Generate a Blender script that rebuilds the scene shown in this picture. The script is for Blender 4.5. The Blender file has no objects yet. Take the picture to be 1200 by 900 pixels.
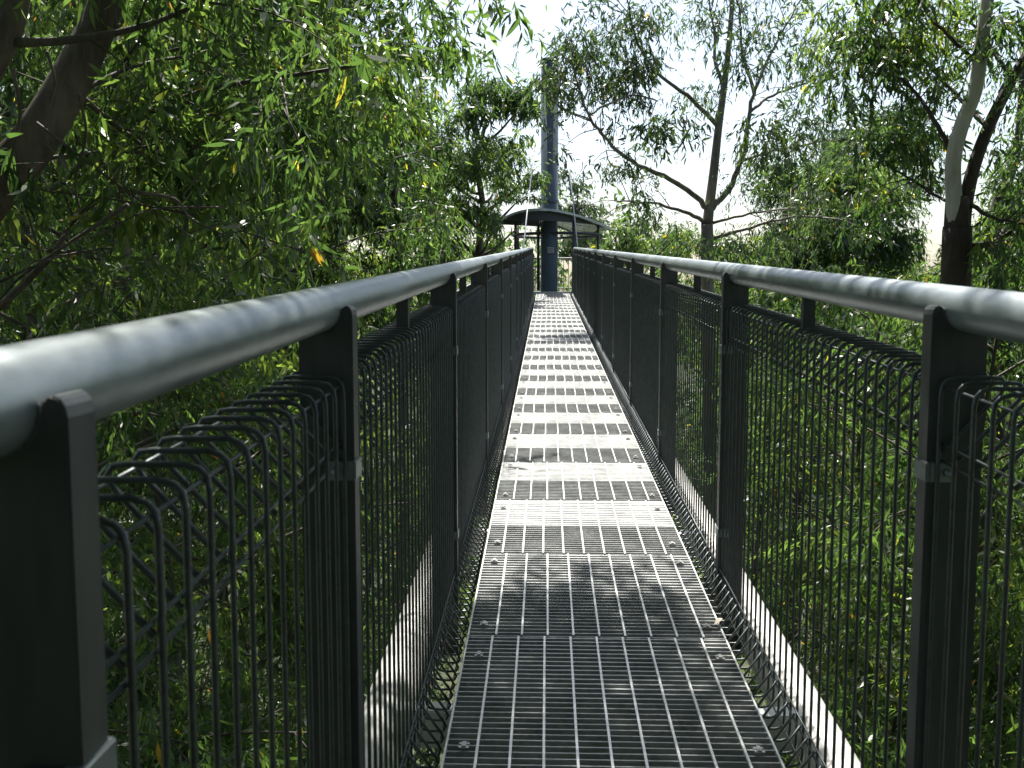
import bpy, bmesh, math, random
import numpy as np
from mathutils import Vector, Matrix, Euler

S = bpy.context.scene
COL = S.collection
RAD = math.radians

# ------------------------------------------------------------------ camera
FPX = 1150.0                      # focal length in pixels of the 1200 px wide photo
EYE = Vector((0.0, 0.0, 1.45))
CAM_ROT = Euler((RAD(90 - 5.5), 0.0, RAD(2.0)), 'XYZ')
cd = bpy.data.cameras.new('camera'); cam = bpy.data.objects.new('camera', cd); COL.objects.link(cam)
cam.location = EYE; cam.rotation_euler = CAM_ROT
cd.sensor_width = 36.0; cd.lens = 36.0 * FPX / 1200.0
cd.clip_start = 0.05; cd.clip_end = 2000
cd.dof.use_dof = True; cd.dof.focus_distance = 7.5; cd.dof.aperture_fstop = 9.0
S.camera = cam

# ------------------------------------------------------------------ sky, sun, exposure
SUN_EL, SUN_AZ = RAD(60), RAD(-3)          # azimuth from +Y, negative = towards -X
w = bpy.data.worlds.new('World'); S.world = w; w.use_nodes = True
nt = w.node_tree; nt.nodes.clear()
sky = nt.nodes.new('ShaderNodeTexSky'); sky.sky_type = 'NISHITA'; sky.sun_disc = False
sky.sun_elevation = SUN_EL; sky.sun_rotation = SUN_AZ
sky.air_density = 1.0; sky.dust_density = 2.0; sky.ozone_density = 1.0
bg = nt.nodes.new('ShaderNodeBackground'); bg.inputs['Strength'].default_value = 0.09
wo = nt.nodes.new('ShaderNodeOutputWorld')
hz = nt.nodes.new('ShaderNodeHueSaturation'); hz.inputs['Saturation'].default_value = 0.85   # pales the blue sky towards white
nt.links.new(sky.outputs[0], hz.inputs['Color']); nt.links.new(hz.outputs[0], bg.inputs[0]); nt.links.new(bg.outputs[0], wo.inputs[0])
sd = bpy.data.lights.new('sun', 'SUN'); sun = bpy.data.objects.new('sun', sd); COL.objects.link(sun)
sd.energy = 5.0; sd.angle = RAD(0.53); sd.color = (1.0, 0.96, 0.88)
TO_SUN = Vector((math.sin(SUN_AZ) * math.cos(SUN_EL), math.cos(SUN_AZ) * math.cos(SUN_EL), math.sin(SUN_EL)))
sun.rotation_euler = TO_SUN.to_track_quat('Z', 'Y').to_euler()
S.view_settings.view_transform = 'Standard'; S.view_settings.look = 'None'
S.view_settings.exposure = 1.22; S.view_settings.gamma = 1.0
try: S.view_settings.use_curve_mapping = False
except Exception: pass
S.render.engine = 'CYCLES'
cy = S.cycles
cy.max_bounces = 6; cy.diffuse_bounces = 1; cy.glossy_bounces = 3; cy.transmission_bounces = 3
cy.sample_clamp_indirect = 6.0
cy.use_denoising = True
try:
    cy.denoiser = 'OPENIMAGEDENOISE'; cy.denoising_input_passes = 'RGB_ALBEDO_NORMAL'; cy.denoising_prefilter = 'ACCURATE'
except Exception: pass

# ------------------------------------------------------------------ helpers
RM = CAM_ROT.to_matrix()
def P(px, py, depth):
    """world point seen at pixel (px, py) of the 1200x900 photo, depth metres in front of the camera"""
    v = Vector(((px - 600) / FPX * depth, -(py - 450) / FPX * depth, -depth))
    return EYE + RM @ v

SLOPE = math.tan(RAD(2.6))                 # the walkway climbs gently towards the tower
XC = 0.19                                  # centre line of the walkway
def Wk(x, y, z): return Vector((x, y, z + SLOPE * y))

def new_mat(name):
    m = bpy.data.materials.new(name); m.use_nodes = True
    t = m.node_tree; t.nodes.clear()
    out = t.nodes.new('ShaderNodeOutputMaterial')
    return m, t, out

def N(t, kind, **kw):
    n = t.nodes.new(kind)
    for k, v in kw.items():
        if k in n.inputs: n.inputs[k].default_value = v
        else: setattr(n, k, v)
    return n

def ramp(t, stops, src):
    r = t.nodes.new('ShaderNodeValToRGB'); e = r.color_ramp.elements
    while len(e) < len(stops): e.new(0.5)
    for i, (p, c) in enumerate(stops):
        e[i].position = p; e[i].color = (*c, 1) if len(c) == 3 else c
    t.links.new(src, r.inputs[0]); return r

def metal(name, c1, c2, metallic, r1, r2, scale=9.0, stretch=(1, 1, 1), bump=.03, cells=.25):
    m, t, out = new_mat(name)
    tc = N(t, 'ShaderNodeTexCoord'); mp = N(t, 'ShaderNodeMapping'); mp.inputs['Scale'].default_value = stretch
    t.links.new(tc.outputs['Object'], mp.inputs[0])
    n1 = N(t, 'ShaderNodeTexNoise', Scale=scale, Detail=8.0, Roughness=0.65); t.links.new(mp.outputs[0], n1.inputs['Vector'])
    n2 = N(t, 'ShaderNodeTexVoronoi', Scale=scale * 9); t.links.new(mp.outputs[0], n2.inputs['Vector'])
    mx = N(t, 'ShaderNodeMath', operation='MULTIPLY_ADD'); mx.inputs[1].default_value = cells
    t.links.new(n2.outputs['Distance'], mx.inputs[0]); t.links.new(n1.outputs[0], mx.inputs[2])
    r = ramp(t, [(0.35, c1), (0.75, c2)], mx.outputs[0])
    rr = ramp(t, [(0.3, (r1,) * 3), (0.8, (r2,) * 3)], n1.outputs[0])
    b = N(t, 'ShaderNodeBsdfPrincipled', Metallic=metallic)
    t.links.new(r.outputs[0], b.inputs['Base Color']); t.links.new(rr.outputs[0], b.inputs['Roughness'])
    bp = N(t, 'ShaderNodeBump', Strength=bump, Distance=0.002); t.links.new(mx.outputs[0], bp.inputs['Height'])
    t.links.new(bp.outputs[0], b.inputs['Normal']); t.links.new(b.outputs[0], out.inputs[0])
    return m

M = {}
M['rail'] = metal('galvanised_pipe', (.13, .155, .17), (.33, .37, .385), .55, .32, .48, 6, (1, .35, 1), .02, .14)
M['post'] = metal('galvanised_post', (.045, .049, .052), (.115, .12, .12), .40, .38, .60, 6, (1, 1, .2), .0, .1)
M['wire'] = metal('galvanised_wire', (.045, .055, .06), (.10, .115, .12), .5, .35, .55, 20)
M['deck'] = metal('galvanised_grating', (.58, .60, .60), (.74, .75, .74), .30, .30, .50, 5)
M['bar'] = metal('shaded_grating_bar', (.20, .21, .21), (.42, .43, .43), .25, .35, .55, 5)  # shade on the bars' near faces put into a darker colour
M['lit_bar'] = metal('sunlit_grating_bar', (.34, .35, .35), (.58, .59, .58), .25, .35, .55, 4)  # sunlit deck glare put into the colour as lighter metal
M['clip'] = metal('zinc_clip', (.30, .30, .29), (.48, .48, .47), .5, .3, .45, 20)
M['dry_leaf'] = metal('dry_leaf', (.38, .30, .20), (.58, .50, .38), 0, .5, .7, 30)
M['beam'] = metal('galvanised_beam', (.50, .50, .48), (.66, .65, .62), .25, .38, .55, 4)
M['mast'] = metal('blue_grey_paint', (.036, .060, .076), (.054, .080, .098), .0, .35, .5, 3)
M['roof'] = metal('dark_roof_sheet', (.34, .36, .37), (.46, .48, .48), .4, .22, .35, 3)
M['dark_steel'] = metal('dark_painted_steel', (.03, .035, .04), (.05, .055, .06), .2, .4, .55, 5)
M['cable'] = metal('white_stay_rod', (.55, .56, .56), (.7, .7, .7), .3, .3, .4, 8)
M['plate'] = metal('pale_sign_plate', (.42, .44, .42), (.5, .5, .48), 0, .5, .6, 8)
M['print'] = metal('dark_print', (.05, .06, .06), (.08, .08, .08), 0, .6, .6, 8)

def leaf_mat(name, stops, trans, tl=1.0):
    m, t, out = new_mat(name)
    a = N(t, 'ShaderNodeAttribute', attribute_name='tint')
    r = ramp(t, stops, a.outputs['Fac'])
    b = N(t, 'ShaderNodeBsdfPrincipled', Roughness=0.40)
    b.inputs['Specular IOR Level'].default_value = 0.8
    t.links.new(r.outputs[0], b.inputs['Base Color'])
    mul = N(t, 'ShaderNodeMix', data_type='RGBA', blend_type='MULTIPLY'); mul.inputs[0].default_value = 1.0
    mul.inputs[7].default_value = (3.6 * tl, 3.6 * tl, 1.6 * tl, 1)
    t.links.new(r.outputs[0], mul.inputs[6])
    tr = N(t, 'ShaderNodeBsdfTranslucent'); t.links.new(mul.outputs[2], tr.inputs[0])
    mix = N(t, 'ShaderNodeMixShader'); mix.inputs[0].default_value = trans
    t.links.new(b.outputs[0], mix.inputs[1]); t.links.new(tr.outputs[0], mix.inputs[2])
    t.links.new(mix.outputs[0], out.inputs[0]); return m
M['leaf'] = leaf_mat('gum_leaf', [(0, (.017, .035, .018)), (.45, (.036, .068, .028)), (.80, (.064, .106, .036)), (.93, (.11, .15, .045)),
                                  (.955, (.15, .17, .04)), (.985, (.30, .24, .03)), (1, (.28, .11, .03))], .48)
M['leaf_blue'] = leaf_mat('grey_green_gum_leaf', [(0, (.014, .030, .020)), (.5, (.030, .054, .030)), (.93, (.060, .092, .038)),
                                  (1, (.25, .15, .05))], .38)
M['leaf_low'] = leaf_mat('understorey_leaf', [(0, (.012, .026, .010)), (.6, (.028, .056, .018)), (1, (.07, .09, .03))], .30)

def bark_mat(name, dark, mid, light, scale=3.0, bump=0.4, lo=.35, hi=.7):
    m, t, out = new_mat(name)
    tc = N(t, 'ShaderNodeTexCoord'); mp = N(t, 'ShaderNodeMapping'); mp.inputs['Scale'].default_value = (1, 1, .16)
    t.links.new(tc.outputs['Object'], mp.inputs[0])
    n1 = N(t, 'ShaderNodeTexNoise', Scale=scale * 4, Detail=9.0, Roughness=.7, Distortion=.6); t.links.new(mp.outputs[0], n1.inputs['Vector'])
    n2 = N(t, 'ShaderNodeTexNoise', Scale=scale * .5, Detail=3.0); t.links.new(tc.outputs['Object'], n2.inputs['Vector'])
    ad = N(t, 'ShaderNodeMath', operation='ADD'); t.links.new(n1.outputs[0], ad.inputs[0]); t.links.new(n2.outputs[0], ad.inputs[1])
    hf = N(t, 'ShaderNodeMath', operation='MULTIPLY'); hf.inputs[1].default_value = .5; t.links.new(ad.outputs[0], hf.inputs[0])
    r = ramp(t, [(lo, dark), (.5, mid), (hi, light)], hf.outputs[0])
    b = N(t, 'ShaderNodeBsdfPrincipled', Roughness=.75); t.links.new(r.outputs[0], b.inputs['Base Color'])
    bp = N(t, 'ShaderNodeBump', Strength=bump, Distance=.03); t.links.new(n1.outputs[0], bp.inputs['Height'])
    t.links.new(bp.outputs[0], b.inputs['Normal']); t.links.new(b.outputs[0], out.inputs[0]); return m
M['bark_grey'] = bark_mat('grey_brown_bark', (.030, .024, .020), (.095, .078, .064), (.22, .19, .155))
M['bark_open'] = bark_mat('grey_pink_bark', (.10, .085, .072), (.24, .21, .18), (.40, .36, .31))
M['bark_pale'] = bark_mat('pale_smooth_bark', (.34, .30, .24), (.56, .52, .44), (.70, .67, .58), 2.0, .12)
M['bark_dark'] = bark_mat('dark_fibrous_bark', (.025, .018, .014), (.065, .045, .035), (.14, .10, .075), 4.0, .8)

m, t, out = new_mat('leaf_litter')
tc = N(t, 'ShaderNodeTexCoord'); n1 = N(t, 'ShaderNodeTexNoise', Scale=.9, Detail=12.0, Roughness=.75)
t.links.new(tc.outputs['Object'], n1.inputs['Vector'])
r = ramp(t, [(.3, (.015, .025, .008)), (.55, (.045, .055, .02)), (.75, (.10, .085, .05))], n1.outputs[0])
b = N(t, 'ShaderNodeBsdfPrincipled', Roughness=.9); t.links.new(r.outputs[0], b.inputs['Base Color'])
t.links.new(b.outputs[0], out.inputs[0]); M['ground'] = m

# ------------------------------------------------------------------ object bookkeeping
def tag(o, label=None, cat=None, group=None, kind=None):
    if label: o['label'] = label
    if cat: o['category'] = cat
    if group: o['group'] = group
    if kind: o['kind'] = kind
    return o

def thing(name, label, cat, loc=(0, 0, 0), group=None, rz=0):
    o = bpy.data.objects.new(name, None); COL.objects.link(o)
    o.location = loc; o.rotation_euler = (0, 0, rz); o.empty_display_size = .2
    return tag(o, label, cat, group)

def link(name, me, parent=None, loc=(0, 0, 0)):
    o = bpy.data.objects.new(name, me); COL.objects.link(o); o.location = loc
    if parent: o.parent = parent
    return o

def children(o): return [c for c in bpy.data.objects if c.parent == o]
KIDS = {}
def copy_tree(o, parent=None):
    c = o.copy(); COL.objects.link(c)
    if parent: c.parent = parent
    for ch in children(o): copy_tree(ch, c)
    return c

class MB:
    """collects vertices and faces; every shape is real, closed geometry"""
    def __init__(s): s.v = []; s.f = []; s.sm = []
    def add(s, vs, fs, smooth=False):
        o = len(s.v); s.v += [tuple(p) for p in vs]; s.f += [tuple(i + o for i in q) for q in fs]; s.sm += [smooth] * len(fs)
    def box(s, c, d, shear=0.0):
        cx, cy_, cz = c; dx, dy, dz = d[0] / 2, d[1] / 2, d[2] / 2
        vs = [(cx + i * dx, cy_ + j * dy, cz + k * dz + shear * (cy_ + j * dy)) for i in (-1, 1) for j in (-1, 1) for k in (-1, 1)]
        s.add(vs, [(0, 1, 3, 2), (4, 6, 7, 5), (0, 4, 5, 1), (2, 3, 7, 6), (0, 2, 6, 4), (1, 5, 7, 3)])
    def tube(s, pts, rad, n=8, cap=True):
        vs, fs = tube_arrays(pts, rad, n, cap); s.add(vs, fs, True)
    def prism(s, poly, y0, y1):
        """polygon of (x, z) pushed along y"""
        k = len(poly); vs = [(x, y0, z) for x, z in poly] + [(x, y1, z) for x, z in poly]
        fs = [tuple(range(k)), tuple(range(2 * k - 1, k - 1, -1))] + [(i, i + k, (i + 1) % k + k, (i + 1) % k) for i in range(k)]
        s.add(vs, fs)
    def mesh(s, name, mat, bevel=0.0):
        me = bpy.data.meshes.new(name); me.from_pydata(s.v, [], s.f); me.update()
        if any(s.sm): me.polygons.foreach_set('use_smooth', s.sm)
        bm = bmesh.new(); bm.from_mesh(me); bmesh.ops.recalc_face_normals(bm, faces=bm.faces)
        if bevel:
            es = [e for e in bm.edges if len(e.link_faces) == 2 and e.calc_face_angle(0) > .6]
            bmesh.ops.bevel(bm, geom=es, offset=bevel, segments=2, affect='EDGES', clamp_overlap=True)
        bm.to_mesh(me); bm.free()
        for mm in (mat if isinstance(mat, (list, tuple)) else [mat]): me.materials.append(mm)
        return me
    def build(s, name, mat, parent=None, loc=(0, 0, 0), bevel=0.0): return link(name, s.mesh(name, mat, bevel), parent, loc)

def tube_arrays(pts, rad, n=8, cap=True):
    p = np.array([tuple(q) for q in pts], float); k = len(p)
    r = np.full(k, rad, float) if np.isscalar(rad) else np.array(rad, float)
    tg = np.gradient(p, axis=0); tg /= np.maximum(np.linalg.norm(tg, axis=1, keepdims=True), 1e-9)
    a = np.array((1., 0, 0)) if abs(tg[0, 0]) < .8 else np.array((0, 1., 0))
    u = np.cross(tg[0], a); u /= np.linalg.norm(u)
    th = np.arange(n) * 2 * np.pi / n; out = np.empty((k, n, 3))
    for i in range(k):
        u = u - tg[i] * np.dot(u, tg[i]); u /= max(np.linalg.norm(u), 1e-9); v = np.cross(tg[i], u)
        out[i] = p[i] + r[i] * (np.cos(th)[:, None] * u + np.sin(th)[:, None] * v)
    fs = [(i * n + j, i * n + (j + 1) % n, (i + 1) * n + (j + 1) % n, (i + 1) * n + j) for i in range(k - 1) for j in range(n)]
    if cap: fs += [tuple(range(n - 1, -1, -1)), tuple(range((k - 1) * n, k * n))]
    return out.reshape(-1, 3).tolist(), fs

def smooth_path(pts, k=6):
    """Catmull-Rom through the points"""
    p = [Vector(q) for q in pts]; p = [p[0] * 2 - p[1]] + p + [p[-1] * 2 - p[-2]]; o = []
    for i in range(1, len(p) - 2):
        for j in range(k):
            t_ = j / k; a, b_, c, d = p[i - 1], p[i], p[i + 1], p[i + 2]
            o.append(.5 * ((2 * b_) + (c - a) * t_ + (2 * a - 5 * b_ + 4 * c - d) * t_ ** 2 + (3 * b_ - a - 3 * c + d) * t_ ** 3))
    o.append(p[-2]); return o

# ------------------------------------------------------------------ foliage
def unit(a): return a / np.maximum(np.linalg.norm(a, axis=-1, keepdims=True), 1e-9)

def leaf_mesh(name, pos, dr, L, wd, tint, rng, mat, fine=True):
    n = len(pos); dr = unit(dr)
    side = unit(np.cross(dr, unit(rng.normal(size=(n, 3))))); nr = np.cross(side, dr)
    L = L[:, None]; wd = wd[:, None]; cv = (rng.uniform(-.22, .22, (n, 1))); sk = rng.uniform(-.10, .10, (n, 1))
    pt = lambda t_, s_: pos + dr * L * t_ + side * (wd * s_ + L * sk * 4 * t_ * (1 - t_)) + nr * L * cv * t_ * t_
    if fine:
        vs = np.stack([pt(0, 0), pt(.33, .5), pt(.33, -.5), pt(.68, .36), pt(.68, -.36), pt(1, 0)], 1)
        loops = np.array([0, 2, 1, 1, 2, 4, 3, 3, 4, 5]); tot = np.array([3, 4, 3]); nv = 6
    else:
        vs = np.stack([pt(0, 0), pt(.42, .5), pt(1, 0), pt(.42, -.5)], 1)
        loops = np.array([0, 3, 2, 1]); tot = np.array([4]); nv = 4
    me = bpy.data.meshes.new(name)
    me.vertices.add(n * nv); me.vertices.foreach_set('co', vs.reshape(-1).astype(np.float32))
    li = (loops[None, :] + (np.arange(n) * nv)[:, None]).reshape(-1).astype(np.int32)
    me.loops.add(len(li)); me.loops.foreach_set('vertex_index', li)
    tt = np.tile(tot, n).astype(np.int32); st = np.concatenate([[0], np.cumsum(tt)[:-1]]).astype(np.int32)
    me.polygons.add(len(tt)); me.polygons.foreach_set('loop_start', st)
    try: me.polygons.foreach_set('loop_total', tt)
    except Exception: pass
    at = me.attributes.new('tint', 'FLOAT', 'FACE'); at.data.foreach_set('value', np.repeat(tint, len(tot)).astype(np.float32))
    me.update(calc_edges=True); me.materials.append(mat); return me

def clump_points(rng, cen, rad, per, L=.13, flat=.75, per_twig=9, droop=.8):
    """leaves on hanging twigs spread through each clump's ellipsoid"""
    cen = np.asarray(cen, float); rad = np.asarray(rad, float); per = np.broadcast_to(np.asarray(per), (len(cen),))
    nt_ = np.maximum((per / per_twig).astype(int), 1); idx = np.repeat(np.arange(len(cen)), nt_); k = len(idx)
    d = unit(rng.normal(size=(k, 3))); rr = rng.uniform(0.05, 1, (k, 1)) ** .8
    off = d * rr * rad[idx][:, None]; off[:, 2] *= flat
    st = cen[idx] + off
    td = unit(d * .55 + rng.normal(size=(k, 3)) * .45 + np.array((0, 0, -droop)))
    tl = rng.uniform(.18, .48, k)
    ct = rng.normal(0, .2, len(cen))[idx] + rng.normal(0, .07, k)
    ti = np.repeat(np.arange(k), per_twig); s_ = np.tile(np.linspace(.05, 1, per_twig), k) + rng.uniform(-.05, .05, k * per_twig)
    pos = st[ti] + td[ti] * (tl[ti] * s_)[:, None]
    n = len(pos)
    dr = td[ti] * .45 + (rng.normal(size=(k, 3)) * .28)[ti] + rng.normal(size=(n, 3)) * .38 + np.array((0, 0, -.68 * droop))
    cs = rng.uniform(.72, 1.35, len(cen))[idx]; ll = L * cs[ti] * rng.uniform(.45, 1.2, n); ww = ll * rng.uniform(.15, .27, n)
    tint = np.clip(.45 + ct[ti] + rng.normal(0, .13, n), .0, .93)
    yl = rng.random(n) < .008; tint[yl] = rng.uniform(.955, 1, yl.sum())
    return pos, dr, ll, ww, tint

class Tree:
    """collects one tree's wood and leaves"""
    def __init__(s, seed): s.rng = np.random.default_rng(seed); s.wood = MB(); s.tw = MB(); s.cc = []; s.cr = []; s.cn = []; s.lim = []
    def limb(s, pts, r0, r1, n=7, k=5, wood=None, wob=0.0):
        sp = smooth_path(pts, k); m_ = len(sp)
        if wob:
            j = s.rng.normal(0, wob, (m_, 3)); j[0] = 0
            sp = [q + Vector(j[i]) for i, q in enumerate(sp)]
        rr = np.linspace(0, 1, m_); (wood or s.wood).tube(sp, list(r0 + (r1 - r0) * rr ** .8), n); return sp
    def clump(s, c, r, n): s.cc.append(tuple(c)); s.cr.append(r); s.cn.append(int(n))
    def twigs(s, sp, r, count, length, dens, crad, t0=.35, up=.25, twig_r=.012, sub=2):
        """side twigs along a limb, each ending in leaf clumps"""
        rng = s.rng; m_ = len(sp)
        for q in range(count):
            f = t0 + (1 - t0) * (q + rng.random() * .8) / count; i = min(int(f * (m_ - 1)), m_ - 2)
            a = sp[i].lerp(sp[i + 1], f * (m_ - 1) - i); tg = (sp[i + 1] - sp[i]).normalized()
            d = Vector(rng.normal(size=3)); d = (d - tg * d.dot(tg)).normalized() * .8 + tg * .55 + Vector((0, 0, up)); d.normalize()
            ln = length * rng.uniform(.55, 1.25)
            b_ = a + d * ln * .5 + Vector((0, 0, .05 * ln)); c = a + d * ln + Vector((0, 0, -.10 * ln))
            s.limb([a, b_, c], twig_r, twig_r * .35, 5, 3)
            s.clump(c, crad * rng.uniform(.7, 1.25), dens * rng.uniform(.6, 1.3))
            for _ in range(sub - 1):
                e = Vector(rng.normal(size=3)).normalized(); e2 = a.lerp(c, rng.uniform(.45, .8)) ; g = e2 + e * ln * .45
                s.limb([e2, e2.lerp(g, .5) + Vector((0, 0, .03)), g], twig_r * .6, twig_r * .25, 4, 2)
                s.clump(g, crad * rng.uniform(.6, 1.0), dens * rng.uniform(.5, 1.0))
    def build(s, name, label, cat, bark, leaf, L=.13, loc=(0, 0, 0), group=None, fine=True, droop=.8, clear=True, rz=0, flat=.75, per_twig=9):
        root = thing(name, label, cat, loc, group, rz)
        off = Vector(loc)
        o = s.wood.build('trunk', M[bark], root); 
        if s.cc:
            pos, dr, ll, ww, ti = clump_points(s.rng, s.cc, s.cr, s.cn, L, flat, per_twig, droop)
            if clear:                     # nothing grows through the walkway
                wx = pos[:, 0] + off.x; wy = pos[:, 1] + off.y; wz = pos[:, 2] + off.z - SLOPE * wy
                keep = ~((np.abs(wx - XC) < 1.35) & (wz > -1.2) & (wz < 2.6) & (wy < 34))
                pos, dr, ll, ww, ti = pos[keep], dr[keep], ll[keep], ww[keep], ti[keep]
            me = leaf_mesh('crown', pos, dr, ll, ww, ti, s.rng, M[leaf], fine); link('crown', me, root)
        return root

def gum(seed, H, base, spread, limbs, subs, dens, crad, r0=.2, lean=.6, up=.7):
    """a whole gum tree standing at the origin"""
    T = Tree(seed); rng = T.rng
    a = rng.uniform(0, 6.28); lx, ly = lean * math.cos(a), lean * math.sin(a)
    tp = [(lx * f ** 1.5 + rng.normal(0, .15) * (f > 0), ly * f ** 1.5 + rng.normal(0, .15) * (f > 0), H * f) for f in np.linspace(0, 1, 7)]
    sp = T.limb(tp, r0, r0 * .16, 9, 6)
    for q in range(limbs):
        f = base + (1 - base) * (q + rng.random()) / limbs; i = min(int(f * (len(sp) - 1)), len(sp) - 2)
        p0 = sp[i]; az = q * 2.4 + rng.normal(0, .5); shape = .45 + .75 * math.sin(math.pi * min(1, (f - base) / (1 - base) * .8 + .15))
        ln = spread * shape * rng.uniform(.6, 1.2); d = Vector((math.cos(az), math.sin(az), 0))
        pts = [p0, p0 + d * ln * .35 + Vector((0, 0, ln * .30 * up)), p0 + d * ln * .7 + Vector((0, 0, ln * .5 * up + rng.normal(0, .1))),
               p0 + d * ln + Vector((rng.normal(0, .2), rng.normal(0, .2), ln * .55 * up))]
        rl = max(.022, r0 * .30 * (1 - f * .6)); ls = T.limb(pts, rl, .012, 6, 4)
        T.twigs(ls, rl, subs, ln * .38, dens, crad, .25)
        T.clump(ls[-1], crad, dens)
    return T

# ------------------------------------------------------------------ the ground
GZ = -13.0
def ground_z(x, y):
    r_ = math.hypot(x, y)
    return GZ + .10 * max(0, -x - 4) + .06 * max(0, y - 30) * (1 if y < 160 else 1) * (.5 if x > 0 else 1) * (1 if r_ < 200 else .6) + .5 * math.sin(x * .21 + 1) * math.cos(y * .17)
g = MB(); xs = [-900, -400, -200, -120] + list(range(-80, 81, 5)) + [120, 200, 400, 900]; ys = [-300, -100, -40] + list(range(-20, 161, 5)) + [220, 400, 900]
vs = [(x, y, ground_z(max(-200, min(200, x)), max(-40, min(220, y)))) for y in ys for x in xs]; nx = len(xs)
g.add(vs, [(j * nx + i, j * nx + i + 1, (j + 1) * nx + i + 1, (j + 1) * nx + i) for j in range(len(ys) - 1) for i in range(nx - 1)], True)
tag(g.build('ground', M['ground']), kind='structure')

# ------------------------------------------------------------------ walkway: frame under the deck
Y0, Y1 = -1.2, 30.2
def half_w(s): return XC + s * .485
RAIL_Z, RAIL_U, RAIL_R = 1.32, .65, .045
fr = thing('walkway_substructure', 'galvanised steel frame of round chords and cross beams under the grating walkway', 'substructure')
for s in (-1, 1):
    mb = MB(); mb.tube([Wk(XC + s * .80, y, -.35) for y in np.linspace(Y0, Y1 + .4, 24)], .098, 28); mb.build('bottom_chord', M['beam'], fr)
    mb = MB()
    a = half_w(s) - s * .02
    for (cx, cz, dx, dz) in ((a, -.066, .06, .006), (a + s * .027, -.11, .006, .08)):
        k = [(-dx / 2, -dz / 2), (dx / 2, -dz / 2), (dx / 2, dz / 2), (-dx / 2, dz / 2)]
        mb.add([Wk(cx + p, y, cz + q) for y in (Y0, Y1) for p, q in k], [(0, 1, 2, 3), (7, 6, 5, 4)] + [(i, (i + 1) % 4, (i + 1) % 4 + 4, i + 4) for i in range(4)])
    mb.build('edge_angle', M['post'], fr)
cb = MB(); cb.box((0, 0, 0), (1.46, .09, .14)); cbm = cb.mesh('cross_beam', M['beam'], .006)
for i in range(14): link('cross_beam', cbm, fr, Wk(XC, 1.2 + i * 2.2, -.27))

# ------------------------------------------------------------------ walkway: grating panels
PL, NP, SEAM = .985, 28, 2.57
def grating(shift, wide_bar=.0145, mat='lit_bar'):
    b = MB(); wide = MB(); rods = MB(); n = 28; pitch = (PL - .012) / n
    for i in range(n + 1):
        y = .006 + i * pitch; far = i >= n * .5
        wdt = wide_bar if far else .0045  # far half widened so the sunlit bands come out white
        if i == n: y -= wdt / 2
        (wide if far else b).box((0, y, -.0175), (.95, wdt, .031), SLOPE)
    for s in (-1, 1): rods.box((s * .4785, PL / 2, -.017), (.006, PL - .008, .034), SLOPE)
    for k in range(-5, 6):
        x = k * .0965 + shift
        if abs(x) < .465: rods.box((x, PL / 2, .0005), (.0075, PL - .014, .009), SLOPE)
    return b.mesh('bearing_bars', M['bar']), wide.mesh('far_half_bars', M[mat]), rods.mesh('cross_rods', M['deck'])
cl = MB(); cl.box((0, -.011, .006), (.03, .011, .003)); cl.box((0, .011, .006), (.03, .011, .003)); cl.box((0, 0, .010), (.012, .03, .005))
clm = cl.mesh('clip', M['clip'])
ORD = 'first second third fourth fifth sixth seventh eighth ninth tenth eleventh twelfth thirteenth fourteenth fifteenth sixteenth'.split()
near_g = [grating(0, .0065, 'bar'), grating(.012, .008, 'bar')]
gvar = [grating(0), grating(.012), grating(-.008)]
for i in range(NP):
    y = SEAM + i * PL; o = Wk(XC, y, 0)
    lab = ('galvanised grating panel of the walkway floor, ' + ('the nearest one, cut by the lower edge' if i == 0 else ORD[i] + ' from the near end')) if i < 16 \
        else 'far grating panel in the glaring white stretch of walkway floor before the tower'
    t_ = thing('grating_panel', lab, 'grating panel', o, 'grating panels of the walkway floor')
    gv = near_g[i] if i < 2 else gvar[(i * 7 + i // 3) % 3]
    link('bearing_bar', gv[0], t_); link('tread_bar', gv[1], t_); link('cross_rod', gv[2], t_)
    if i < 12:
        for sx in (-1, 1):
            for yy in ((.16, .80) if i % 2 == 0 else (.10, .86)):
                link('clip', clm, t_, (sx * .425, yy, .002 + SLOPE * yy))

lp = P(835, 733, 1.0) - EYE; lt = (-(EYE.z) ) / (lp.z - SLOPE * lp.y); lp = EYE + lp * lt
mb = MB(); k = 9
for j in range(k):
    f = j / (k - 1); wd = .011 * math.sin(math.pi * min(1, f * .9 + .06)); c = Vector((.03 * math.sin(f * 2), .075 * f, .010 * math.sin(f * 3) + .004))
    for dz in (0, .0012): mb.v += [tuple(c + Vector((-wd, 0, .003 + dz))), tuple(c + Vector((wd, 0, .003 + dz)))]; 
for j in range(k - 1):
    a = j * 4; b_ = a + 4
    for q in ((a + 2, a + 3, b_ + 3, b_ + 2), (a + 1, a, b_, b_ + 1), (a, a + 2, b_ + 2, b_), (a + 3, a + 1, b_ + 1, b_ + 3)): mb.f.append(q); mb.sm.append(False)
mb.f += [(0, 1, 3, 2), (k * 4 - 2, k * 4 - 1, k * 4 - 3, k * 4 - 4)]; mb.sm += [False, False]
tag(mb.build('fallen_leaf', M['dry_leaf'], None, lp + Vector((0, -.04, .008))), 'single pale curled dry leaf lying on the grating near its right edge', 'leaf')
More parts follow.
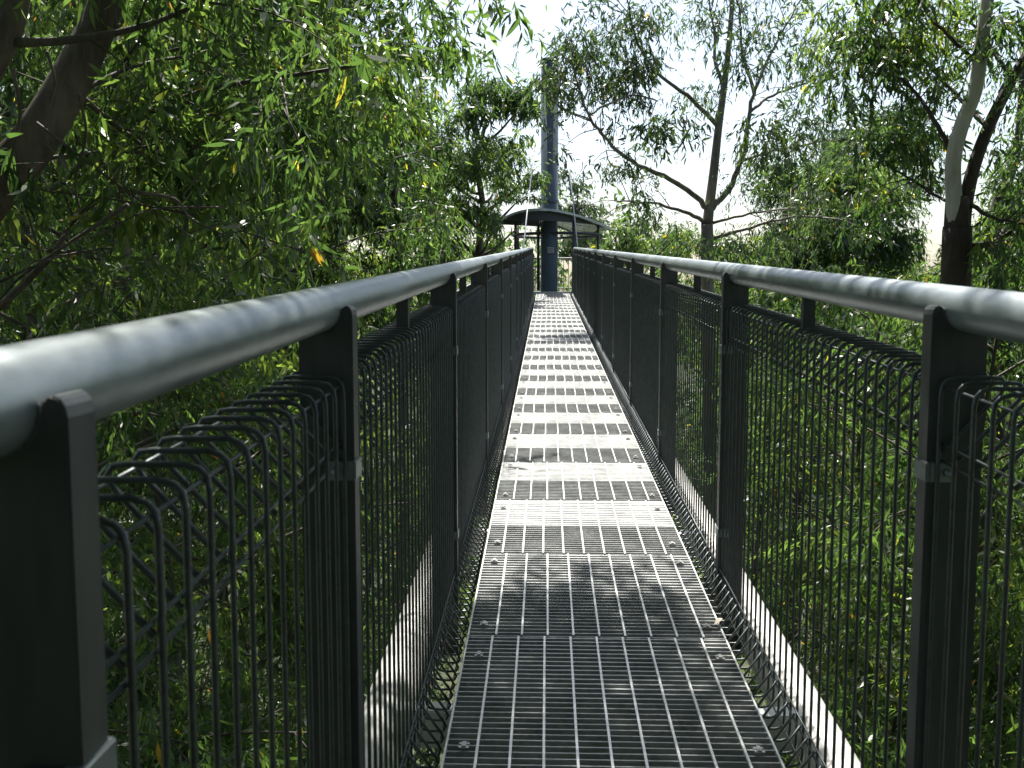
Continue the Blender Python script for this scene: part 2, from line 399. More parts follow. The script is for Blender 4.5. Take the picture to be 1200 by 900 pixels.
# ------------------------------------------------------------------ walkway: railings
TOPZ, BOTZ = RAIL_Z - .135, -.14
def panel_mesh(length, s):
    """welded wire panel with a rolled triangular edge top and bottom; local u = outwards"""
    b = MB(); u0 = -.05; pitch = .077; n = int(round(length / pitch)); wr = .0045
    prof = [(u0 + .008, TOPZ - .15), (u0 + .115, TOPZ - .035), (u0 + .128, TOPZ - .016), (u0 + .118, TOPZ - .002), (u0 + .10, TOPZ),
            (u0 + .03, TOPZ), (u0 + .012, TOPZ - .005), (u0 + .003, TOPZ - .015), (u0, TOPZ - .035), (u0, .6), (u0, BOTZ + .035), (u0 - .003, BOTZ + .015),
            (u0 - .012, BOTZ + .005), (u0 - .03, BOTZ), (u0 - .062, BOTZ), (u0 - .076, BOTZ + .002), (u0 - .084, BOTZ + .016), (u0 - .074, BOTZ + .035), (u0 - .008, BOTZ + .13)]
    for i in range(n + 1):
        y = i * length / n
        b.tube([(s * u, y, z + SLOPE * y) for u, z in prof], wr, 7)
    for u, z in ((u0 + .009, TOPZ - .020), (u0 + .118, TOPZ - .020), (u0 + .010, TOPZ - .135), (u0 + .010, TOPZ - .170),
                 (u0 - .009, BOTZ + .020), (u0 - .076, BOTZ + .020), (u0 - .010, BOTZ + .115), (u0 - .010, BOTZ + .150)):
        b.tube([(s * u, -.01, z - SLOPE * .01), (s * u, length + .01, z + SLOPE * (length + .01))], .003, 6)
    return b.mesh('mesh_panel', M['wire'])

def post_mesh(s):
    pf = [(-.068, -1.70), (-.068, -.012), (-.066, -.002), (-.061, .006), (-.054, .007), (-.048, .001)]
    pf += [(.044 * math.cos(a), .044 * math.sin(a)) for a in np.linspace(math.pi, math.pi * 1.78, 9)]
    pf += [(.043, -.036), (.043, -1.70)]
    b = MB(); b.prism([(s * u, z) for u, z in pf], -.026, .026)
    for yy in (-.026, .026): b.tube([(s * .0455 * math.cos(a), yy, .0455 * math.sin(a)) for a in np.linspace(math.pi, math.pi * 1.78, 14)], .004, 6)
    return b.mesh('post', M['post'], .007)

def clamp_mesh(s):
    b = MB(); b.box((s * -.062, 0, 0), (.020, .066, .040)); b.box((s * -.040, -.034, 0), (.05, .004, .040)); b.box((s * -.040, .034, 0), (.05, .004, .040))
    b.tube([(s * -.03, -.048, 0), (s * -.03, -.030, 0)], .009, 6); b.tube([(s * -.03, -.058, 0), (s * -.03, .05, 0)], .004, 6)
    return b.mesh('clamp', M['rail'], .002)
def foot_mesh(s):
    b = MB(); b.box((s * .06, 0, 0), (.18, .10, .012)); b.box((s * .06, 0, .05), (.14, .012, .09)); return b.mesh('foot_bracket', M['beam'], .003)

POSTS = {-1: [.81] + [2.0 + 2.28 * k for k in range(13)], 1: [-.3, 2.02] + [2.02 + 2.34 * k for k in range(1, 13)]}
for s, lab in ((-1, 'galvanised railing on the left of the walkway, its blurred pipe rail closest to the viewer'),
               (1, 'galvanised railing on the right of the walkway, seen through to forest behind its wire mesh')):
    root = thing('walkway_railing', lab, 'railing', Wk(XC + s * RAIL_U, 0, 0), 'railings along the walkway')
    x0 = 0.0
    mb = MB(); ye = 29.6
    path = [Vector((0, y, RAIL_Z + SLOPE * y)) for y in np.linspace(Y0, ye, 40)]
    path += [Vector((0, ye + .22, RAIL_Z + SLOPE * ye - .02)), Vector((0, ye + .36, RAIL_Z + SLOPE * ye - .13)), Vector((0, ye + .41, RAIL_Z + SLOPE * ye - .35)), Vector((0, ye + .41, RAIL_Z + SLOPE * ye - 1.3))]
    mb.tube(path, RAIL_R, 28); mb.build('handrail', M['rail'], root)
    sleeve = MB()
    pm, cm, fm = post_mesh(s), clamp_mesh(s), foot_mesh(s)
    ps = POSTS[s]
    for i, y in enumerate(ps):
        p = link('post', pm, root, (0, y, RAIL_Z + SLOPE * y))
        for z in ((-.33, -1.15) if i < 7 else (-.33,)): link('clamp', cm, p, (0, 0, z))
        link('foot_bracket', fm, p, (0, 0, -1.70))
    cache = {}
    edges = ps
    for a, b_ in zip(edges[:-1], edges[1:]):
        ln = round(b_ - a - .075, 3)
        if ln not in cache: cache[ln] = panel_mesh(ln, s)
        link('mesh_panel', cache[ln], root, (0, a + .0375, SLOPE * (a + .0375)))
        st = MB(); st.box((0, 0, -.092), (.038, .034, .115)); st.box((0, 0, -.151), (.06, .05, .008))
        mid = (a + b_) / 2
        if mid > 2.3 or s > 0:
            if 'st' not in cache: cache['st'] = st.mesh('rail_stub', M['post'], .002)
            link('rail_stub', cache['st'], root, (0, mid, RAIL_Z + SLOPE * mid))

# ------------------------------------------------------------------ tower at the far end
mast_p = P(643.5, 330, 31.3); PZ = SLOPE * 31.0
top = P(643.5, 77, 31.3).z
mast = thing('tower_mast', 'tall blue-grey round steel mast rising through the shelter roof at the walkway end', 'mast', (mast_p.x, mast_p.y, GZ))
mb = MB(); mb.tube([(0, 0, 0), (0, 0, (top - GZ) * .5), (0, 0, top - GZ)], .275, 32); mb.build('shaft', M['mast'], mast)
mb = MB(); mb.tube([(0, 0, 0), (0, 0, .05)], .295, 32); mb.build('cap', M['mast'], mast, (0, 0, top - GZ))
mb = MB(); mb.tube([(0, 0, 0), (0, 0, .06)], .31, 32); mb.build('collar', M['mast'], mast, (0, 0, P(0, 238, 31.3).z - GZ))
sp = P(645.5, 293, 30.9)
sg = MB(); sg.box((0, 0, 0), (.20, .02, .18)); so = sg.build('notice_plate', M['plate'], mast, (sp.x - mast_p.x, -.285, sp.z - GZ), .003)
pr = MB()
for k, ww in enumerate((.15, .15, .12)): pr.box((-.005, -.0115, .045 - k * .045), (ww, .003, .018))
pr.build('printed_lines', M['print'], so)
for s, (tx, ty), (bx, by, bz) in ((-1, (633, 96), (-.80, 18.6, -.30)), (1, (654, 60), (.80, 25.5, -.30))):
    tpz = P(tx, max(ty, 84), 31.3).z; e = Wk(XC + bx, by, bz)
    mb = MB(); st = Vector((mast_p.x + s * .27, mast_p.y - .05, tpz))
    mb.tube([(0, 0, 0), st - e], .017, 10); mb.tube([(0, 0, 0), (st - e) * .03], .045, 10)
    tag(mb.build('stay_rod', M['cable'], None, e), 'white stay rod running from mast top down to the %s side of walkway' % ('left' if s < 0 else 'right'), 'stay rod', 'stay rods of the mast')

cx = P(653, 262, 32.3); R_ = 1.72; ez = P(653, 264, 32.3).z; az_ = P(653, 243.5, 32.3).z
sh = thing('lookout_shelter', 'dark shelter with low arched roof around the mast at walkway end', 'shelter', (cx.x, cx.y, PZ))
mb = MB(); n = 40
fl, fa, fr_ = P(587, 256.5, 30.5), P(643, 244.5, 30.2), P(716, 267, 32.0)
base = Vector((cx.x, cx.y, PZ)); arcs = []
back = (Vector((fl.y - fr_.y, fr_.x - fl.x, 0))).normalized() * 2.7
def quad(a, b, c, t_):
    ctl = b * 2 - (a + c) * .5; return a * (1 - t_) ** 2 + ctl * 2 * t_ * (1 - t_) + c * t_ * t_
mb = MB(); vs = []
for dy in (0, 1):
    for dz in (0, -.07):
        vs += [quad(fl, fa, fr_, k / 24) + back * dy + Vector((0, 0, dz)) - base for k in range(25)]
fs = []
for k in range(24): fs += [(k, k + 1, 51 + k, 50 + k), (25 + k, 75 + k, 76 + k, 26 + k), (k, 25 + k, 26 + k, k + 1), (50 + k, 51 + k, 76 + k, 75 + k)]
fs += [(0, 50, 75, 25), (24, 49, 99, 74)]
mb.add(vs, fs, False); mb.build('roof', M['roof'], sh)
mb = MB(); low = P(643, 257.5, 30.5).z                     # dark gable panels closing the vault front and back
for dy in (.06, .92):
    up = [quad(fl, fa, fr_, k / 24) + back * dy + Vector((0, 0, -.075)) - base for k in range(2, 24)]
    dn = [Vector((p.x, p.y, min(p.z - .02, low - base.z - .004 * i_))) for i_, p in enumerate(up)]
    th = back.normalized() * .03; m_ = len(up)
    mb.add(up + dn + [p + th for p in up] + [p + th for p in dn],
           [(k, k + 1, m_ + k + 1, m_ + k) for k in range(m_ - 1)] + [(2 * m_ + k, 3 * m_ + k, 3 * m_ + k + 1, 2 * m_ + k + 1) for k in range(m_ - 1)] +
           [(k, 2 * m_ + k, 2 * m_ + k + 1, k + 1) for k in range(m_ - 1)] + [(m_ + k, m_ + k + 1, 3 * m_ + k + 1, 3 * m_ + k) for k in range(m_ - 1)])
mb.build('gable_panel', M['dark_steel'], sh)
for k in range(8):
    a = k * math.pi / 4 + .35; mb = MB(); mb.tube([(1.45 * math.cos(a), 1.45 * math.sin(a), 0), (1.45 * math.cos(a), 1.45 * math.sin(a), ez - PZ + .05)], .045, 10); mb.build('shelter_post', M['dark_steel'], sh)
mb = MB(); mb.tube([(1.45 * math.cos(a), 1.45 * math.sin(a), P(600, 276, 32.3).z - PZ) for a in np.linspace(0, 2 * math.pi, 41)], .05, 8); mb.build('ring_beam', M['dark_steel'], sh)
pf = thing('lookout_platform', 'round steel lookout platform with balustrade at the far end of walkway', 'platform', (cx.x, cx.y, PZ))
mb = MB(); vs = [(1.9 * math.cos(k * 2 * math.pi / n), 1.9 * math.sin(k * 2 * math.pi / n), z) for z in (-.12, -.02) for k in range(n)]
mb.add(vs, [tuple(range(n - 1, -1, -1)), tuple(range(n, 2 * n))] + [(k, (k + 1) % n, (k + 1) % n + n, k + n) for k in range(n)])
mb.build('floor_plate', M['deck'], pf)
mb = MB(); arc = np.linspace(-1.15, math.pi + 1.15, 60)
for z in (1.12, .1): mb.tube([(1.82 * math.cos(a), 1.82 * math.sin(a), z) for a in arc], .035 if z > 1 else .018, 8)
for a in arc: mb.tube([(1.82 * math.cos(a), 1.82 * math.sin(a), -.05), (1.82 * math.cos(a), 1.82 * math.sin(a), 1.12)], .012, 5)
mb.build('balustrade', M['post'], pf)

# ------------------------------------------------------------------ trees drawn one by one
def root_to_ground(p, dx=0, dy=0): return Vector((p.x + dx, p.y + dy, ground_z(p.x, p.y) - .2))

# the leaning tree at the upper left, with an unseen branch added over the walkway for shade
T = Tree(11); D = 6.0
b0 = P(-140, 420, D); gr = root_to_ground(b0, -.9)
tr = T.limb([gr, gr.lerp(b0, .5) + Vector((-.15, 0, 0)), b0, P(-40, 262, D), P(40, 165, D), P(95, 70, D + .1), P(125, 0, D + .2), P(150, -130, D + .3), P(160, -330, D + .8)], .22, .07, 14, 6)
T.limb([P(-40, 262, D), P(-30, 120, D - .2), P(10, 30, D - .3), P(30, -60, D - .2), P(70, -220, D)], .115, .06, 12, 6)
for pts, r in (([P(20, 50, D - .3), P(80, 47, D - .3), P(150, 35, D - .1), P(205, 17, D), P(245, -4, D), P(330, -60, D + .3)], .03),
               ([P(80, 100, D), P(140, 150, D + .5), P(200, 185, D + 1), P(300, 185, D + 1.6), P(390, 160, D + 2)], .022),
               ([P(20, 190, D), P(130, 178, D + .4), P(210, 185, D + .8), P(330, 205, D + 1.3)], .016),
               ([P(60, 128, D), P(150, 80, D + .6), P(240, 60, D + 1.2), P(320, 30, D + 2)], .02),
               ([P(0, 360, D + .4), P(60, 300, D + .2), P(90, 255, D + .6), P(140, 215, D + 1.2)], .028),
               ([P(150, -130, D + .3), P(280, -160, D + 1), P(400, -120, D + 1.8), P(450, -70, D + 2.2), P(490, -10, D + 2.4)], .04),
               ([P(150, -130, D + .3), P(330, -90, D + 2), P(400, -20, D + 3), P(430, 40, D + 3.2)], .03)):
    ls = T.limb(pts, r, r * .25, 8, 5); T.twigs(ls, r, 9, .75, 110, .42, .25, .1, .009)
for (px, py, d, r, n_) in ((520, 25, 8.3, .42, 260), (470, 45, 8.6, .5, 300), (555, 60, 8.6, .26, 110), (440, 100, 9, .5, 300), (500, 90, 9, .35, 160), (400, 30, 8.5, .6, 420), (340, 70, 8.2, .6, 400),
                           (300, 150, 8, .6, 380), (380, 150, 8.6, .55, 340), (240, 110, 7.6, .5, 300), (180, 60, 7.4, .5, 260)):
    T.clump(P(px, py, d), r, n_)
for _ in range(70):
    a = P(T.rng.uniform(-20, 430), T.rng.uniform(40, 400), T.rng.uniform(5.2, 9)); ln = T.rng.uniform(.5, 1.7)
    d = Vector((T.rng.normal(0, .8), T.rng.normal(0, .5), T.rng.normal(-.15, .45))).normalized()
    if max(a.x, (a + d * ln).x) > -1.5: continue
    T.limb([a, a + d * ln * .35 + Vector(T.rng.normal(0, .06, 3)), a + d * ln * .7 + Vector(T.rng.normal(0, .08, 3)), a + d * ln], T.rng.uniform(.005, .012), .002, 5, 4)
for (x0, y0, x1, y1, r) in ((150, 240, 0, 350, .014), (160, 225, 250, 270, .012), (0, 330, 130, 290, .01), (15, 80, 18, 240, .012), (55, 60, 60, 180, .008), (92, 110, 95, 250, .01)):
    a, b_ = P(x0, y0, 5.6), P(x1, y1, 5.9); T.limb([a, a.lerp(b_, .4) + Vector((.04, 0, .05)), a.lerp(b_, .75) + Vector((-.03, 0, .02)), b_], r, r * .5, 6, 5)
# overhanging limb out of view, added to shade the near end of the walkway
ov = T.limb([P(150, -330, D + .8), Vector((-2.0, 6.2, 6.0)), Vector((-.9, 6.3, 6.3)), Vector((0, 6.2, 6.2)), Vector((.8, 5.6, 6.0))], .06, .02, 8, 6)
T.twigs(ov, .03, 12, .8, 120, .45, .3, .1, .012, 2)
for _ in range(64): T.clump((T.rng.uniform(-.75, .5), T.rng.uniform(4.2, 7.0), T.rng.uniform(5.0, 6.0)), .36, 230)  # loose leaf clumps, added as shadow casters for deck and rails
for _ in range(22): T.clump((T.rng.uniform(-2.6, 2.2), T.rng.uniform(2.6, 5.0), T.rng.uniform(5.0, 6.4)), .5, 150)
for _ in range(16): T.clump((T.rng.uniform(-1.1, -.2), T.rng.uniform(2.6, 5.4), T.rng.uniform(5.0, 6.0)), .36, 120)
T.build('gum_tree', 'leaning gum with thick grey-brown twin trunks crossing the upper left corner', 'tree', 'bark_grey', 'leaf', .14, per_twig=8)

# the open gum behind the right railing, with forked limbs against the sky
T = Tree(23); D = 19.0
b0 = P(829, 310, D); gr = root_to_ground(b0)
T.limb([gr, gr.lerp(b0, .5) + Vector((.2, 0, 0)), b0, P(829, 265, D), P(836, 205, D), P(842, 150, D), P(850, 90, D), P(856, 30, D), P(862, -60, D)], .165, .035, 12, 6)
for pts, r, n_ in (([P(831, 245, D), P(805, 222, D - .4), P(770, 203, D - .8), P(735, 186, D - 1.2), P(708, 160, D - 1.5), P(690, 135, D - 1.8), P(676, 95, D - 2), P(668, 50, D - 2)], .06, 10),
                   ([P(831, 262, D), P(800, 248, D - .2), P(765, 238, D - .4), P(722, 236, D - .6)], .05, 8),
                   ([P(834, 245, D), P(858, 215, D), P(872, 175, D), P(880, 120, D), P(893, 85, D), P(915, 40, D), P(945, -10, D)], .07, 10),
                   ([P(880, 130, D), P(905, 112, D + .3), P(950, 95, D + .5), P(1000, 68, D + 1)], .035, 9),
                   ([P(866, 190, D), P(900, 178, D + .2), P(950, 168, D + .6), P(1000, 160, D + 1)], .035, 9),
                   ([P(833, 280, D), P(870, 270, D), P(930, 254, D + .3), P(1003, 258, D + .6)], .045, 9),
                   ([P(833, 262, D), P(880, 250, D), P(940, 243, D + .3)], .035, 7),
                   ([P(843, 150, D), P(805, 112, D - .3), P(770, 85, D - .7), P(745, 45, D - 1), P(735, 0, D - 1.3)], .05, 10),
                   ([P(848, 105, D), P(838, 70, D), P(836, 30, D), P(826, -20, D)], .045, 7),
                   ([P(884, 110, D), P(870, 60, D), P(866, 10, D), P(860, -30, D)], .04, 7),
                   ([P(690, 135, D - 1.8), P(720, 118, D - 1.6), P(745, 112, D - 1.4), P(770, 118, D - 1.2)], .02, 5),
                   ([P(708, 160, D - 1.5), P(690, 140, D - 1.7), P(660, 128, D - 2), P(640, 110, D - 2)], .018, 4)):
    ls = T.limb(pts, r, .014, 7, 5, wob=.01); T.twigs(ls, r, n_, .9, 60, .30, .45, .15, .012)
for (px, py, r, n_) in ((650, 84, .34, 110), (646, 108, .26, 80), (664, 100, .3, 100), (668, 40, .5, 150), (690, 60, .6, 300), (720, 30, .7, 340), (745, 75, .55, 260), (705, 95, .45, 200), (672, 60, .45, 150), (735, 110, .4, 160), (760, 20, .5, 160),
                        (820, 110, .7, 190), (800, 140, .6, 150), (900, 150, .8, 330), (950, 130, .8, 260), (985, 150, .7, 240), (880, 180, .7, 260), (920, 190, .7, 260), (870, 215, .6, 170), (770, 150, .5, 110),
                        (720, 195, .6, 150), (730, 220, .5, 120), (760, 250, .5, 120), (860, 60, .7, 150), (900, 30, .8, 180), (960, 60, .8, 200), (810, 20, .7, 160), (850, 290, .8, 250), (900, 285, .8, 260)):
    T.clump(P(px, py, D - .8 + T.rng.normal(0, .6)), r * .9, n_ * 2.8)
T.build('gum_tree', 'open gum with forked bare limbs against white sky, right of the mast', 'tree', 'bark_open', 'leaf_blue', .13)

# the tall pale gum at the right edge
T = Tree(31); D = 12.5
b0 = P(1120, 335, D); gr = root_to_ground(b0, .2)
T.limb([gr, gr.lerp(b0, .5), b0, P(1121, 280, D), P(1122, 232, D)], .24, .145, 14, 6)
dk = T.limb([P(1128, 300, D), P(1130, 250, D), P(1140, 200, D), P(1158, 150, D), P(1185, 95, D), P(1215, 40, D), P(1240, -60, D)], .10, .06, 12, 6)
for pts, r, n_ in (([P(1116, 180, D), P(1095, 140, D), P(1070, 105, D + .3), P(1040, 80, D + .7), P(1010, 60, D + 1)], .035, 9),
                   ([P(1140, 70, D - .1), P(1110, 40, D), P(1085, 15, D), P(1060, -30, D)], .03, 6),
                   ([P(1158, 150, D), P(1120, 110, D + .8), P(1070, 60, D + 1.2), P(1010, 20, D + 1.6)], .035, 9),
                   ([P(1185, 95, D), P(1150, 40, D + .5), P(1100, 0, D + 1)], .03, 8),
                   ([P(1130, 235, D), P(1165, 255, D - .3), P(1200, 262, D - .5)], .035, 6),
                   ([P(1118, 240, D), P(1090, 225, D + .5), P(1060, 205, D + .8), P(1030, 190, D + 1)], .025, 8),
                   ([P(1140, 290, D), P(1170, 280, D), P(1210, 250, D)], .06, 6)):
    ls = T.limb(pts, r, .012, 7, 5, wob=.006); T.twigs(ls, r, n_, .7, 95, .32, .3, .1, .01)
for (px, py, d, r, n_) in ((1020, 30, 13.5, .7, 420), (980, 25, 14, .7, 400), (1060, 60, 13.5, .6, 300), (1000, 80, 14, .6, 300), (1090, 25, 13, .5, 220), (1070, 110, 13.6, .5, 240), (1040, 150, 14, .6, 330), (1090, 150, 13.6, .45, 240),
                           (1180, 60, 12, .5, 260), (1190, 20, 12, .5, 260), (1195, 130, 12, .45, 200), (1060, 180, 14, .5, 240), (1170, 170, 13, .4, 120), (1190, 230, 13, .4, 140), (1140, 30, 13.5, .5, 160)):
    T.clump(P(px, py, d), r, n_ * 1.5)
rt = T.build('gum_tree', 'tall gum with pale smooth limb and dark fibrous trunk near the right edge', 'tree', 'bark_dark', 'leaf', .14)
pl = MB(); sp = smooth_path([P(1119, 262, D - .03), P(1118, 235, D - .05), P(1117, 190, D - .08), P(1126, 150, D - .1), P(1143, 105, D - .1), P(1149, 60, D - .1), P(1156, 10, D - .1), P(1164, -80, D)], 8)
pl.tube(sp, list(np.linspace(.105, .075, len(sp))), 16); pl.build('pale_limb', M['bark_pale'], rt)

# the grey twin stems further right
T = Tree(37); D = 17.0
b0 = P(1165, 330, D); gr = root_to_ground(b0)
T.limb([gr, gr.lerp(b0, .6), b0, P(1162, 280, D), P(1170, 235, D), P(1185, 200, D), P(1195, 150, D), P(1200, 60, D)], .17, .06, 10, 6)
ls = T.limb([P(1163, 290, D), P(1180, 268, D), P(1187, 240, D), P(1200, 215, D), P(1240, 150, D)], .08, .04, 9, 6); T.twigs(ls, .05, 8, 1, 90, .5)
for (px, py, r, n_) in ((1180, 100, .8, 300), (1150, 230, .5, 150), (1190, 300, .9, 400), (1150, 310, .7, 300), (1210, 180, .8, 250)): T.clump(P(px, py, D), r, n_)
T.build('gum_tree', 'grey gum with thin twin stems behind the tall pale one, right edge', 'tree', 'bark_grey', 'leaf', .14)

# ------------------------------------------------------------------ clumped gums around the tower
def clumpy(seed, trunk, D, clumps, label, group, leaf='leaf', bark='bark_grey', L=.20, r0=.16, k=5, dens=260):
    """a gum with a few big separate leaf clumps, each on its own limb; clumps = (px, py, radius in m)"""
    T = Tree(seed); b0 = P(trunk[0][0], trunk[0][1], D); gr = root_to_ground(b0)
    sp = T.limb([gr, gr.lerp(b0, .5)] + [P(x, y, D) for x, y in trunk], r0, r0 * .3, 9, 6)
    for (px, py, r) in clumps:
        c = P(px, py, D + T.rng.normal(0, .9))
        low = [q for q in sp if q.z < c.z - .3 * r] or sp[:1]
        a = min(low, key=lambda q: (q - c).length + 1.2 * abs((c.z - q.z) - .8 * abs((Vector((c.x, c.y, 0)) - Vector((q.x, q.y, 0))).length)))
        ls = T.limb([a, a.lerp(c, .45) + Vector((0, 0, -.12 * r)), a.lerp(c, .8), c], .05, .012, 6, 4)
        for _ in range(k):
            o = Vector(T.rng.normal(size=3)).normalized() * r * T.rng.uniform(.35, .95); o.z = abs(o.z) * .7 - .15 * r
            T.limb([ls[-4], c + o * .6, c + o], .012, .005, 4, 2); T.clump(c + o, r * T.rng.uniform(.38, .6), dens * r * r * T.rng.uniform(.6, 1.2))
        T.clump(c, r * .6, dens * r * r)
    return T.build('gum_tree', label, 'tree', bark, leaf, L, (0, 0, 0), group, False, flat=.7)
GB = 'gums around the tower'
clumpy(51, [(560, 330), (566, 250), (560, 190), (570, 140)], 26, [(588, 112, .95), (560, 98, .7), (610, 128, .6), (545, 128, .8), (520, 150, .9), (600, 180, .9), (575, 170, .7), (622, 205, .55), (612, 232, .6), (585, 215, .9),
       (555, 190, .9), (530, 205, 1.0), (500, 185, 1.0), (510, 240, 1.1), (545, 250, 1.1), (580, 262, 1.0), (480, 225, 1.0), (605, 270, .6), (560, 295, 1.0), (520, 290, 1.1), (470, 270, 1.1)],
       'rounded gum with stacked leaf clumps, just left of the mast against the sky', GB, dens=330)
clumpy(52, [(470, 330), (462, 230), (470, 130)], 20, [(455, 120, .8), (480, 150, .8), (430, 140, .8), (500, 110, .6), (470, 190, .9), (430, 200, .9), (510, 170, .7), (400, 170, .9), (440, 250, 1.0), (490, 250, .9), (400, 240, 1.0), (370, 200, .9), (360, 260, 1.0), (520, 60, .6), (470, 70, .7), (420, 80, .8)],
       'bushy gum between the wall of leaves and the rounded gum left of the mast', GB, dens=330)
clumpy(53, [(676, 330), (678, 260)], 38, [(676, 215, .7), (684, 238, .9), (668, 250, .8), (690, 262, .9), (672, 275, .9), (664, 200, .5), (690, 285, 1.0), (660, 290, .9)],
       'small gum showing directly right of the mast above the shelter roof', GB, leaf='leaf_blue', L=.22)
clumpy(54, [(745, 335), (742, 290)], 34, [(730, 268, .8), (755, 262, .8), (745, 285, 1.0), (775, 280, .9), (715, 290, .8), (790, 292, .8), (770, 300, 1.0), (735, 302, 1.0), (800, 272, .7), (700, 300, .8)],
       'low sunlit gum behind the right railing, between the shelter and the open gum', GB, L=.2)
GRR = 'gums beyond the right railing'
clumpy(55, [(940, 345), (945, 280), (950, 210)], 25, [(930, 205, .9), (960, 195, .9), (990, 205, 1.0), (1020, 215, .9), (910, 225, .8), (950, 235, 1.0), (1000, 240, 1.0), (1035, 245, .9), (970, 265, 1.1), (1020, 275, 1.1), (925, 262, .8), (1050, 285, 1.0), (990, 300, 1.1), (940, 300, 1.0), (1060, 225, .7), (890, 300, .9), (1040, 312, 1.1), (860, 310, .9)],
       'broad leafy gum filling the gap between the open gum and the pale gum', GRR, dens=420)
clumpy(56, [(1030, 345), (1035, 250), (1040, 160)], 31, [(1010, 150, 1.0), (1035, 140, 1.0), (1060, 155, 1.0), (1000, 175, .9), (1040, 175, 1.0), (1070, 185, .9), (975, 170, .8), (1085, 215, .9), (1075, 130, .8)],
       'hazy tall gum whose top shows left of the pale limb', GRR, leaf='leaf_blue', L=.2)
clumpy(57, [(1180, 345), (1185, 290)], 22, [(1165, 300, 1.0), (1195, 290, 1.0), (1210, 320, 1.0), (1150, 325, .9), (1180, 330, 1.1), (1190, 225, .7), (1200, 265, .7), (1095, 318, .7), (1080, 335, .9)],
       'leafy gum behind the grey twin stems at the right edge', GRR, L=.18)

# ------------------------------------------------------------------ whole trees of the forest
SPEC = {'dense': dict(H=21, base=.28, spread=2.8, limbs=32, subs=5, dens=175, crad=.55, r0=.17),
        'tall': dict(H=23, base=.34, spread=3.0, limbs=32, subs=5, dens=175, crad=.58, r0=.19),
        'low': dict(H=14.5, base=.22, spread=2.7, limbs=28, subs=5, dens=150, crad=.55, r0=.13),
        'young': dict(H=10.5, base=.12, spread=2.0, limbs=22, subs=4, dens=175, crad=.48, r0=.08)}
SEED = [200]
def grow(key, x, y, label, group, leaf='leaf', bark='bark_grey', fine=True, L=.145, **over):
    SEED[0] += 1; T = gum(SEED[0], **dict(SPEC[key], **over)); z = ground_z(x, y) - .2
    return T.build('gum_tree', label, 'tree', bark, leaf, L, (x, y, z), group, fine)
WALL = 'bushy gum in the unbroken wall of leaves left of the walkway'
LOW = 'gum in the shaded forest seen through the right-hand wire mesh'
GL, GY, GY2 = 'gums walling in the left of the walkway', 'young gums below the left railing', 'young gums below the right railing'
for k, x, y in (('dense', -5.3, 8.0), ('tall', -5.2, 12.5), ('dense', -4.8, 17), ('tall', -7.6, 15)): grow(k, x, y, WALL, GL)
far = [grow(k, x, y, WALL, GL, fine=False, L=.19) for k, x, y in (('tall', -9.5, 20), ('dense', -7.4, 22))]
for x, y in ((-4.0, 20.5), (-5.2, 25.5)): grow('low', x, y, WALL, GL, fine=False, L=.18, H=15.2)
for x, y in ((-3.5, 5.6), (-3.7, 9.6), (-4.0, 14), (-6.2, 9.5)): grow('young', x, y, 'low young gum below the left railing, under the taller wall of leaves', GY)
for x, y, h in ((6.2, 13.5, 14.5), (5.6, 18, 14.8), (8.6, 16.5, 15.6), (8.4, 12.2, 14.3)): grow('low', x, y, LOW, GRR, H=h)
far2 = [grow('low', x, y, LOW, GRR, fine=False, L=.2, H=h) for x, y, h in ((9.8, 22, 16.2), (5.4, 25, 15.3))]
for x, y in ((3.7, 7.6), (4.3, 13), (7.4, 10.5), (6.4, 8.2)): grow('young', x, y, 'low young gum below the right railing, under the taller forest', GY2)
def again(src, x, y, rz, sc):
    o = copy_tree(src); o.location = (x, y, ground_z(x, y) - .2); o.rotation_euler = (0, 0, rz); o.scale = (sc,) * 3; return o
for i, (x, y, sc) in enumerate(((-12, 15, 1.05), (-13.5, 21, 1.1), (-11.5, 27, 1.05), (-16, 27, 1.15), (-9, 28, .95), (-15, 36, 1.1), (-10.5, 35, 1.0), (-19, 34, 1.15))): again(far[i % 2], x, y, i * 1.7 + .5, sc)
for i, (x, y, sc) in enumerate(((12.5, 18.5, 1.0), (13.5, 24, 1.05), (8.5, 28, 1.0), (13, 30, 1.05), (5.6, 32, .98), (18, 30, 1.1), (10, 36, 1.0), (16.5, 36, 1.1))): again(far2[i % 2], x, y, i * 1.9 + .3, sc)

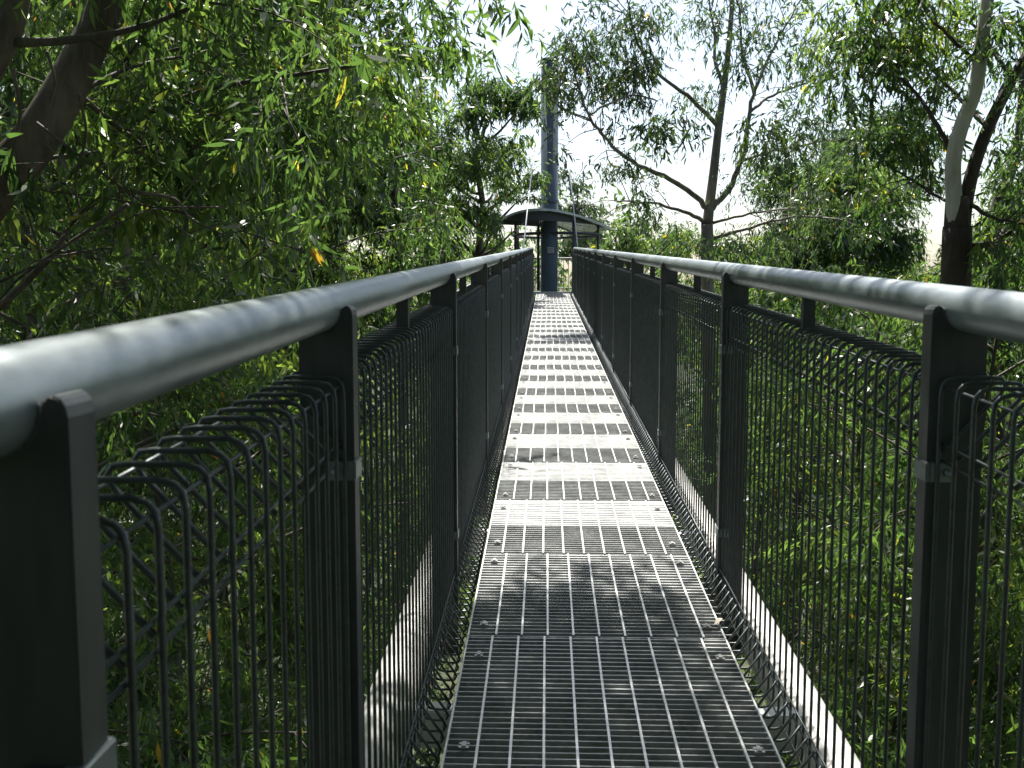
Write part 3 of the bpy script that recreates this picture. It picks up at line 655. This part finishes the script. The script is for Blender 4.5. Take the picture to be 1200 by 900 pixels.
# ------------------------------------------------------------------ undergrowth, the far wood and the wood behind the viewer
rng = np.random.default_rng(5)
def mass(name, label, cen, rad, per, L, mat, flat):
    pos, dr, ll, ww, ti = clump_points(rng, cen, rad, per, L, flat, 9, .4)
    ww *= 1.4
    me = leaf_mesh(name, pos, dr, ll, ww, ti, rng, M[mat], False); return tag(link(name, me), label, 'undergrowth' if 'under' in name else 'forest', kind='stuff')
cen = []; rad = []
for _ in range(1000):
    y = rng.uniform(1, 55); x = rng.uniform(-.62 * y - 5, .56 * y + 6); h = rng.uniform(.3, 5.5) * rng.random() ** .5
    cen.append((x, y, ground_z(x, y) + h)); rad.append(rng.uniform(.5, 1.3))
mass('undergrowth', 'dark leafy undergrowth covering the forest floor under the walkway', cen, rad, 130, .22, 'leaf_low', .6)
cen = []; rad = []
for _ in range(1700):
    y = rng.uniform(44, 95); x = rng.uniform(-.66 * y, .60 * y); tp = (11 if x < -.1 * y else 2.5 + 1.3 * math.sin(x * .35) + 1.0 * math.sin(x * .13 + 2)) + (y - 44) * .03 + 2.2 * math.exp(-(x / 5) ** 2)
    z0 = ground_z(x, y); cen.append((x, y, z0 + (tp - z0) * rng.uniform(.1, 1))); rad.append(rng.uniform(1.0, 1.9))
mass('distant_forest', 'far wood closing the view beyond the nearer gums and the tower', cen, rad, 130, .38, 'leaf', .75)
cen = []; rad = []
for _ in range(900):
    x, y = rng.uniform(-11, 11), rng.uniform(-14, 5.5); cen.append((x, y, rng.uniform(8.5, 14) + .25 * max(0, -y) * .3)); rad.append(rng.uniform(.7, 1.3))
for _ in range(230):
    x, y = rng.uniform(-15, -2.2), rng.uniform(5, 22); cen.append((x, y, rng.uniform(.31 * y + 4.2, .31 * y + 8))); rad.append(rng.uniform(.6, 1.2))
for _ in range(430):
    x, y = rng.uniform(3.2, 15), rng.uniform(4, 15); cen.append((x, y, rng.uniform(.31 * y + 4.2, .31 * y + 8))); rad.append(rng.uniform(.6, 1.1))
mass('shade_canopy', 'unseen high leaves added over the near end and sides of the walkway as shade', cen, rad, 190, .27, 'leaf', .6)  # loose leaves above the view, added to cut skylight and sun
cen = []; rad = []
for _ in range(2000):
    a = rng.uniform(math.pi * .98, math.pi * 2.02); r_ = rng.uniform(5, 26)
    x, y = r_ * math.cos(a), -1.5 + r_ * math.sin(a)
    if abs(x) < 2 and y > -5: continue
    cen.append((x, y, rng.uniform(GZ + 3, 19 + .2 * r_))); rad.append(rng.uniform(1.0, 1.8))
mass('surrounding_forest', 'unseen dense wood standing round the near end of the walkway', cen, rad, 170, .40, 'leaf', .8)  # wood out of view, raised to block skylight from behind
